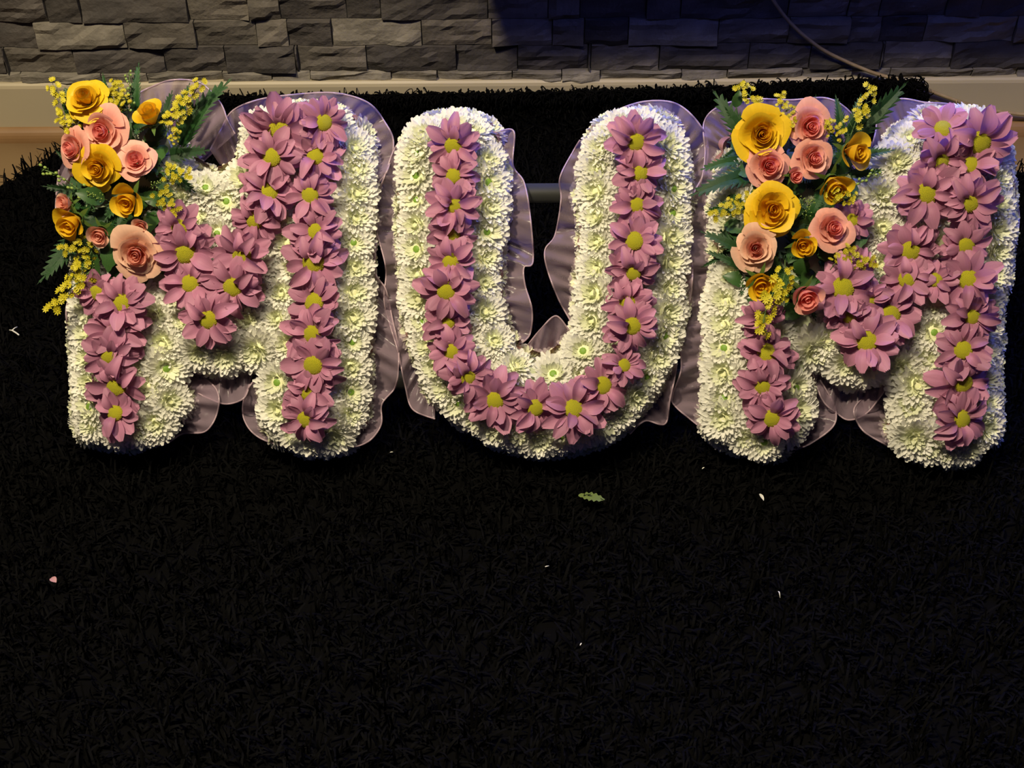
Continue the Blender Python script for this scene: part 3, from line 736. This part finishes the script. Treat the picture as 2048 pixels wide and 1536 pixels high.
lv1 = [(272, 225, 278, 125, .55, .06), (225, 205, 205, 145, .6, .05), (360, 290, 462, 158, .75, .055), (330, 250, 345, 180, .6, .05), (365, 235, 380, 165, .6, .05), (190, 455, 78, 565, .75, .05), (160, 240, 130, 175, 'b', .05), (330, 330, 392, 385, .8, .055), (340, 310, 420, 300, .8, .055), (300, 390, 385, 440, .8, .05), (190, 385, 85, 372, .6, .04), (210, 400, 150, 385, 'b', .075), (220, 420, 160, 470, .8, .05), (240, 470, 215, 545, 'b', .075), (180, 500, 200, 560, 'b', .06), (300, 420, 340, 480, .8, .05), (250, 300, 330, 350, .9, .05), (230, 240, 265, 180, .8, .05), (150, 330, 110, 300, .6, .045), (180, 370, 120, 400, .9, .045), (240, 440, 300, 400, .9, .05), (300, 300, 340, 210, .8, .05), (150, 350, 190, 420, .9, .05), (250, 380, 210, 440, .9, .05), (210, 225, 150, 260, .8, .05), (310, 350, 350, 400, .9, .055)]
lv2 = [(1690, 275, 1812, 166, .7, .06), (1500, 290, 1427, 182, .65, .055), (1500, 350, 1380, 392, .6, .055), (1510, 520, 1400, 462, .6, .055), (1500, 545, 1408, 500, .5, .05), (1460, 500, 1402, 535, .5, .045), (1680, 270, 1671, 190, .7, .06), (1700, 280, 1722, 188, .6, .06), (1620, 240, 1632, 190, .6, .05), (1700, 320, 1790, 300, .7, .055), (1700, 350, 1770, 340, .7, .05), (1660, 500, 1740, 470, 'b', .06), (1605, 595, 1632, 642, .7, .06), (1480, 320, 1400, 340, .6, .05), (1490, 260, 1450, 215, .8, .05), (1470, 215, 1480, 180, 'b', .06), (1480, 400, 1410, 425, .6, .05), (1580, 400, 1620, 420, .9, .05), (1570, 380, 1610, 440, .9, .05), (1560, 500, 1590, 540, .9, .05), (1640, 520, 1680, 560, .8, .05), (1560, 460, 1600, 420, .9, .05), (1580, 300, 1570, 360, .9, .05), (1480, 450, 1440, 400, .7, .045), (1650, 410, 1720, 400, .8, .05), (1600, 280, 1650, 270, .9, .05), (1560, 540, 1590, 590, .9, .05), (1500, 300, 1480, 360, .9, .05), (1470, 300, 1430, 330, .7, .05), (1590, 240, 1560, 290, .9, .05)]
sp1 = [(165, 265, 108, 172, 'y', .065), (170, 275, 120, 235, 'y', .07), (235, 235, 238, 165, 'y', .07), (255, 250, 262, 145, 'g', .065), (262, 225, 228, 175, 'y', .075), (340, 255, 402, 168, 'y', .085), (330, 275, 368, 200, 'y', .09), (318, 345, 382, 350, 'y', .08), (340, 290, 360, 262, 'y', .085), (200, 400, 85, 335, 'g', .065), (215, 400, 175, 385, 'g', .085), (310, 370, 355, 425, 'y', .085), (300, 375, 330, 360, 'g', .085), (200, 520, 110, 615, 'y', .075), (190, 490, 150, 560, 'y', .07), (215, 480, 130, 500, 'y', .075), (190, 515, 160, 545, 'g', .075)]
sp2 = [(1535, 245, 1480, 172, 'y', .075), (1560, 250, 1560, 190, 'y', .075), (1580, 270, 1590, 215, 'y', .08), (1700, 275, 1740, 178, 'y', .085), (1695, 270, 1650, 248, 'y', .085), (1640, 280, 1655, 240, 'y', .08), (1500, 400, 1425, 432, 'y', .075), (1520, 385, 1470, 410, 'y', .075), (1590, 400, 1630, 405, 'g', .085), (1650, 400, 1755, 345, 'g', .08), (1640, 380, 1705, 400, 'y', .09), (1670, 520, 1745, 525, 'y', .08), (1660, 540, 1700, 495, 'y', .08), (1560, 530, 1520, 662, 'y', .095), (1570, 520, 1560, 600, 'y', .095), (1610, 440, 1620, 400, 'g', .08), (1740, 360, 1762, 350, 'g', .07)]
rf1 = [[(170, 240, 118, 340), (150, 340, 112, 400), (150, 420, 116, 440), (155, 500, 150, 520), (160, 570, 140, 590), (160, 640, 132, 625), (160, 700, 142, 700)],
       [(285, 235, 270, 190), (300, 235, 300, 175), (330, 240, 345, 160), (350, 260, 400, 166), (362, 285, 440, 205), (385, 320, 455, 240), (400, 330, 470, 268)],
       [(440, 330, 420, 300), (465, 320, 440, 262), (480, 280, 465, 222), (500, 235, 515, 200), (560, 225, 580, 190), (640, 225, 668, 186), (700, 240, 735, 205), (715, 270, 770, 245), (722, 310, 787, 285), (724, 350, 775, 340), (724, 400, 748, 385), (724, 440, 755, 450), (724, 490, 750, 540), (724, 540, 772, 580), (724, 590, 785, 640), (722, 640, 796, 690), (720, 690, 797, 735), (718, 740, 790, 775), (716, 790, 764, 808), (712, 830, 762, 850), (690, 870, 735, 884), (660, 885, 690, 895), (600, 880, 590, 895), (560, 870, 520, 876), (548, 840, 488, 838), (546, 800, 490, 790), (546, 760, 515, 752)],
       [(515, 720, 500, 765), (490, 718, 488, 796), (460, 722, 455, 808), (430, 725, 425, 800), (400, 722, 386, 778), (385, 715, 378, 742)],
       [(350, 740, 390, 742), (355, 770, 432, 778), (352, 810, 436, 820), (345, 840, 412, 862), (320, 860, 365, 868), (290, 870, 325, 890), (240, 880, 260, 895)]]
rfU = [[(870, 800, 870, 838), (850, 760, 825, 818), (838, 720, 810, 770), (830, 680, 795, 700), (825, 640, 780, 650), (820, 590, 768, 600), (818, 540, 772, 540), (818, 480, 758, 480), (816, 430, 745, 430), (815, 380, 770, 350), (820, 330, 788, 300), (830, 290, 810, 268)],
       [(985, 275, 1000, 262), (988, 290, 1028, 264), (990, 320, 1026, 330), (990, 370, 1048, 365), (990, 420, 1060, 430), (988, 480, 1066, 522), (985, 510, 1048, 535), (985, 560, 1050, 570), (985, 600, 1064, 620), (995, 640, 1060, 668), (1010, 670, 1040, 690), (1030, 700, 1050, 695), (1060, 730, 1080, 660), (1095, 735, 1112, 632), (1130, 700, 1140, 662), (1165, 660, 1142, 645), (1175, 620, 1118, 600), (1178, 570, 1095, 540), (1180, 520, 1090, 500), (1180, 470, 1110, 470), (1180, 420, 1122, 400), (1180, 370, 1120, 355), (1182, 320, 1145, 305), (1195, 280, 1160, 280)],
       [(1215, 250, 1220, 235), (1240, 240, 1240, 218), (1290, 238, 1290, 203), (1330, 250, 1345, 205), (1350, 280, 1385, 232), (1358, 330, 1414, 280), (1358, 380, 1410, 340), (1358, 430, 1382, 400), (1355, 480, 1375, 460), (1352, 540, 1385, 540), (1348, 600, 1378, 610), (1345, 650, 1355, 690), (1330, 700, 1352, 740), (1310, 750, 1340, 800), (1280, 790, 1330, 848), (1250, 820, 1290, 842), (1215, 850, 1260, 868)]]
rf2 = [[(1435, 860, 1395, 850), (1432, 820, 1350, 812), (1432, 770, 1345, 790), (1432, 720, 1362, 740), (1434, 670, 1360, 680), (1436, 620, 1368, 620), (1440, 560, 1372, 560), (1446, 500, 1380, 480), (1445, 440, 1375, 420), (1445, 380, 1400, 370), (1450, 320, 1410, 310), (1460, 290, 1408, 245), (1480, 265, 1440, 212), (1530, 255, 1500, 198), (1590, 245, 1580, 200), (1640, 250, 1650, 196), (1670, 270, 1690, 215), (1685, 300, 1720, 250), (1712, 345, 1745, 290)],
       [(1735, 355, 1735, 320), (1760, 330, 1750, 270), (1785, 270, 1760, 220), (1815, 250, 1800, 198), (1850, 245, 1850, 205), (1900, 240, 1895, 208), (1940, 240, 1940, 222)],
       [(2000, 300, 2028, 330), (2005, 380, 2030, 380), (2005, 420, 2038, 430), (2005, 480, 2034, 480)],
       [(1605, 760, 1640, 760), (1605, 800, 1668, 810), (1600, 840, 1668, 850), (1585, 870, 1625, 885), (1560, 890, 1590, 900)],
       [(1650, 715, 1625, 745), (1655, 725, 1645, 800), (1680, 735, 1675, 828), (1710, 742, 1700, 840), (1745, 742, 1735, 825), (1765, 735, 1770, 780)],
       [(1795, 770, 1770, 775), (1797, 800, 1735, 790), (1798, 830, 1708, 820), (1800, 860, 1725, 860), (1812, 890, 1765, 886), (1830, 900, 1790, 900)]]
make_letter('floral_letter', 'leftmost letter M of white chrysanthemums with mauve daisies and a rose spray', M1_out, M1_da, ro1, lv1, sp1, rf1, 440, [((570, 440), .022)])
make_letter('floral_letter', 'white chrysanthemum letter U with one line of mauve daisies and no roses', U_out, U_da, [], [], [], rfU, 1090)
make_letter('floral_letter', 'rightmost letter M of white chrysanthemums with mauve daisies and a rose spray', M2_out, M2_da, ro2, lv2, sp2, rf2, 1710, [((1792, 325), .034), ((1765, 395), .034), ((1762, 458), .032), ((1830, 770), .036), ((1865, 665), .034), ((1870, 605), .030), ((1650, 680), .028)])

# ------------------------------------------------------------------ stand behind the letters
st = tag(link('letter_stand', None, loc=PO, rot=(TILT, 0, 0)), 'grey two-rail easel stand holding up the three floral letters', 'stand')
for (py0, py1) in ((366, 404), (740, 776)):
    v0 = pl(1090, py1, -.004)[1]; v1 = pl(1090, py0, -.004)[1]; x0, x1 = pl(190, 600, -.004)[0], pl(1960, 600, -.004)[0]
    v, f = box(x0, x1, v0, v1, -.018, -.006); link('rail', bevel_mesh('rail', v, f, M['rail'], .0015), st)
vt = pl(1090, 330, 0)[1]
for px in (640, 1265, 1905):
    x = pl(px, 600)[0]
    v, f = box(x-.012, x+.012, .0, vt, -.036, -.0185); link('upright', bevel_mesh('upright', v, f, M['black'], .0015), st)
    # back leg from the upright's head down to the floor
    head = Vector((x, vt-.02, -.038)); hw = PO + PV*head.y + PN*head.z; foot = Vector((hw.x+x*0, hw.y+.13, .012))
    fl = foot-PO; fl = Vector((x, fl.dot(PV), fl.dot(PN)))
    v, f = tube([head, head.lerp(fl, .5), fl], .007, 8); link('back_leg', mesh('back_leg', v, f, M['black']), st)

# ------------------------------------------------------------------ bits dropped on the rug
def bit(name, px, py, me, rz, sc_, label, cat, z=.034, rx=0):
    p = on_floor(px, py, z); o = link(name, me, None, p, (rx, 0, rz), sc_); tag(o, label, cat); return o
def simple_petal(name, mt, wd=.25, bend=.2):
    V, Fc, UV = grid_petal(lambda s, t: Vector((t, s*wd*math.sin(math.pi*(.06+.9*t))**.8, bend*math.sin(t*math.pi)+.3*abs(s)*wd)), 3, 6); return mesh(name, V, Fc, mt)
pale = mat('pale_leaf', (.10, .15, .035), .5, (.14, .19, .05), 80, trans=.1)
V, Fc, UV = grid_petal(lambda s, t: Vector((t, s*(.20*math.sin(math.pi*min(1, .03+t*.93))**.8*(1+.25*((-1)**int(t*10)))), .05*math.sin(t*3))), 2, 11)
a = on_floor(1157, 990, .034); b = on_floor(1209, 1000, .034); dv = b-a
bit('fallen_leaf', 1157, 990, mesh('fallen_leaf', V, Fc, pale), math.atan2(dv.y, dv.x), dv.length, 'single torn green leaf lying on the rug in front of the U', 'leaf')
wp = simple_petal('fallen_petal', M['white'], .17, .12)
bit('fallen_petal', 1519, 988, wp, R(-72), .012, 'short straight white petal on the rug in front of the rightmost M', 'petal')
bit('fallen_petal', 1560, 1196, simple_petal('curled_petal', M['white'], .07, .45), R(100), .010, 'thin curled white petal far out on the black rug', 'petal')
bit('fallen_petal', 1404, 938, wp, R(40), .0045, 'tiny white petal scrap between the U and the second M', 'petal')
bit('fallen_petal', 1090, 1134, wp, R(20), .0055, 'tiny cream speck of petal on the rug under the green leaf', 'petal')
bit('fallen_petal', 1160, 1291, wp, R(60), .004, 'lowest white petal speck on the black rug', 'petal')
bit('fallen_petal', 780, 905, wp, R(10), .004, 'white petal fragment just in front of the gap before the U', 'petal')
pk = simple_petal('pink_petal', M['mauve'], .4, .2)
bit('fallen_petal', 102, 1157, pk, R(-40), .010, 'small pink petal scrap alone on the black rug', 'petal')
q = on_floor(24, 662, .036)
v, f = tube([q+Vector((-.004, .002, 0)), q+Vector((.001, -.001, .002)), q+Vector((.009, -.006, 0)), q+Vector((.012, -.009, 0))], .0012, 5)
v2, f2 = tube([q+Vector((.001, -.001, .002)), q+Vector((.003, .004, .002)), q+Vector((.005, .009, 0))], .0008, 5)
V_, F_, _ = merge([(v, f, 0), (v2, f2, 0)])
tag(link('root_thread', mesh('root_thread', V_, F_, M['white'])), 'forked white root fibre lying on the rug edge', 'debris')
